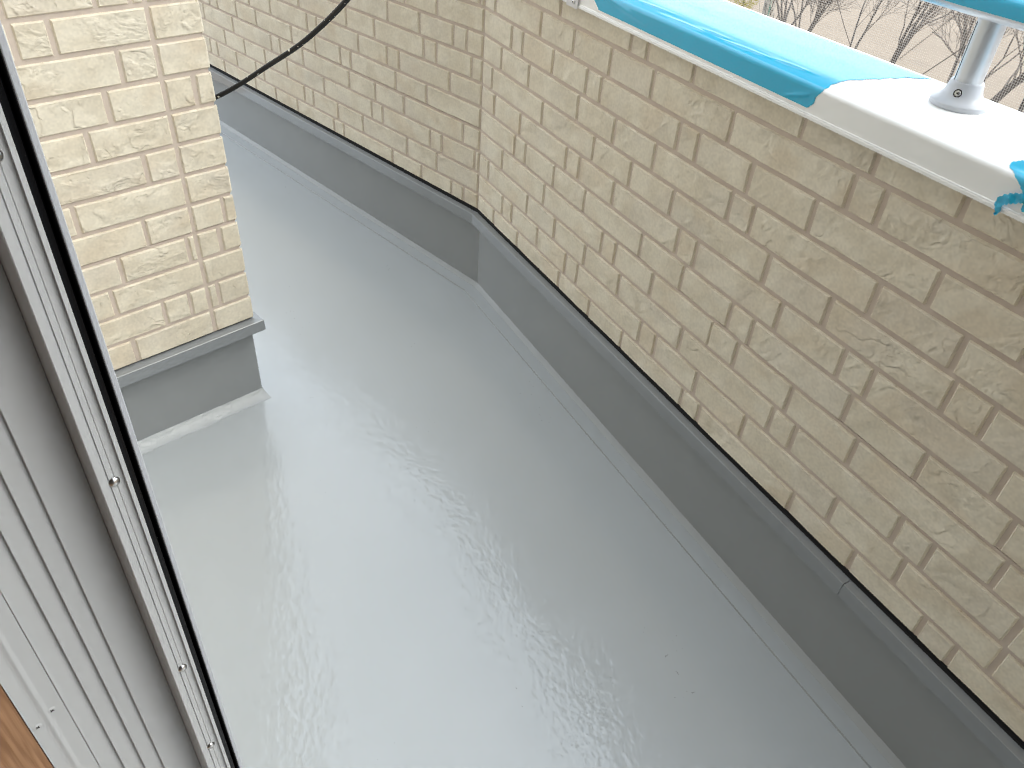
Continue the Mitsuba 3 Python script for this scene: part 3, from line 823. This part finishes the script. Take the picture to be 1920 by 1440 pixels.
obj('edge_rope', tube([(ptop[0] + 0.27, 8.05, -2.4), (ptop[0] + 0.25, 8.06, -0.8), (ptop[0] + 0.28, 8.05, 0.9)], 0.009, 6), 'green_rope', NPO)


def grow(rs, start, dirn, length, radius, level, out, maxlevel, spread, twigs):
    """One branch as a bent tapered tube, then its forks."""
    n = max(3, int(length / 0.16))
    pts, d = [np.array(start, float)], np.array(dirn, float)
    for i in range(n):
        d = d + rs.normal(0, 0.15 if level else 0.07, 3) + UP * (0.035 if level else 0.0)
        d /= np.linalg.norm(d)
        pts.append(pts[-1] + d * length / n)
    rad = np.linspace(radius, max(radius * 0.45, 0.0018), n + 1)
    out.append(tube(pts, rad, 6 if radius > 0.012 else 4, caps=False))
    if level >= maxlevel: return
    for j in range(twigs[level]):
        f = rs.uniform(0.25, 1.0) if level else rs.uniform(0.35, 1.0)
        i = min(n, max(1, int(f * n)))
        base = pts[i]
        dd = pts[i] - pts[i - 1]; dd /= np.linalg.norm(dd)
        a = rs.normal(0, 1, 3); a -= dd * (a @ dd); a /= np.linalg.norm(a)
        nd = dd + a * spread * rs.uniform(0.6, 1.3) + UP * 0.25
        nd /= np.linalg.norm(nd)
        grow(rs, base, nd, length * rs.uniform(0.45, 0.8), max(rad[i] * rs.uniform(0.40, 0.6), 0.0020), level + 1, out, maxlevel, spread, twigs)


TREES = [((1838, 186), 10.2, 5, 0.040, 1.9, 0.55, (7, 6, 4), 'many-stemmed bare tree right of the handrail post', 21),
         ((1797, 112), 10.0, 1, 0.026, 1.5, 0.60, (6, 5, 4), 'slender bare tree just left of the handrail post', 5),
         ((1668, 106), 10.4, 3, 0.034, 2.0, 0.50, (6, 6, 5), 'forked bare tree rising above the right end of the long blue film', 12),
         ((1602, 84), 10.8, 2, 0.022, 1.9, 0.60, (7, 6, 4), 'thin bare tree left of the forked tree', 33),
         ((1508, 48), 11.2, 6, 0.022, 1.4, 0.55, (6, 5, 4), 'dense twiggy bare tree second from the grey pole', 41),
         ((1478, 24), 11.6, 5, 0.026, 1.8, 0.55, (7, 6, 4), 'bare tree directly right of the grey pole', 54),
         ((1915, 205), 11.0, 3, 0.030, 1.8, 0.60, (7, 6, 4), 'bare tree at the far right edge of the picture', 66)]
for (px, py), y, stems, r0, ln, sp_, tw, lab, seed in TREES:
    rs = np.random.default_rng(seed)
    c = ray_at_y(px, py, y)
    T = thing('bare_tree', lab, 'tree', 'bare trees behind the ball net')
    fork = c - UP * 0.45
    obj('trunk', tube([(c[0] + 0.05, y, GZ - 0.1), (c[0] + 0.02, y, (GZ + fork[2]) / 2), fork], [r0 * 2.2, r0 * 1.7, r0 * 1.45], 9, caps=False), 'bark', T, smooth=True)
    lim, tws = [], []
    for s_i in range(stems):
        a = rs.uniform(0, 2 * math.pi) if stems > 1 else 0
        d = np.array([0.42 * math.cos(a), 0.42 * math.sin(a), 1.0]) if stems > 1 else np.array([0.02, 0, 1.0])
        out = []
        grow(rs, fork, d / np.linalg.norm(d), ln, r0 * rs.uniform(0.7, 1.0), 0, out, 4, sp_, tw + (3,))
        lim.append(out[0]); tws += out[1:]
    for l_ in lim: obj('limb', l_, 'bark', T, smooth=True)
    obj('twigs', cat(tws), 'twig_bark', T, smooth=True, kind='stuff')

SH = thing('shrub', 'yellow green leafy shrub at the top edge left of the pole', 'shrub')
sc_ = ray_at_y(1396, -14, 8.9)
lv, lf = [], []
for i in range(1400):
    v = nrg.normal(0, 1, 3); v /= np.linalg.norm(v)
    c = sc_ + v * np.array([0.30, 0.25, 0.26]) * nrg.uniform(0.35, 1.0) ** 0.5
    a = nrg.normal(0, 1, 3); a /= np.linalg.norm(a); b = np.cross(a, nrg.normal(0, 1, 3)); b /= np.linalg.norm(b)
    s_ = nrg.uniform(0.012, 0.024)
    i0 = len(lv) * 4
    lv.append(np.array([c - a * s_, c + b * s_ * 0.45, c + a * s_, c - b * s_ * 0.45]))
    lf += [[i0, i0 + 1, i0 + 2], [i0, i0 + 2, i0 + 3]]
obj('foliage', trimesh.Trimesh(np.vstack(lv), np.array(lf), process=False), 'leaf', SH, kind='stuff')
obj('stem', tube([(sc_[0], 8.9, GZ), (sc_[0] + 0.03, 8.9, sc_[2])], [0.03, 0.015], 7), 'bark', SH)
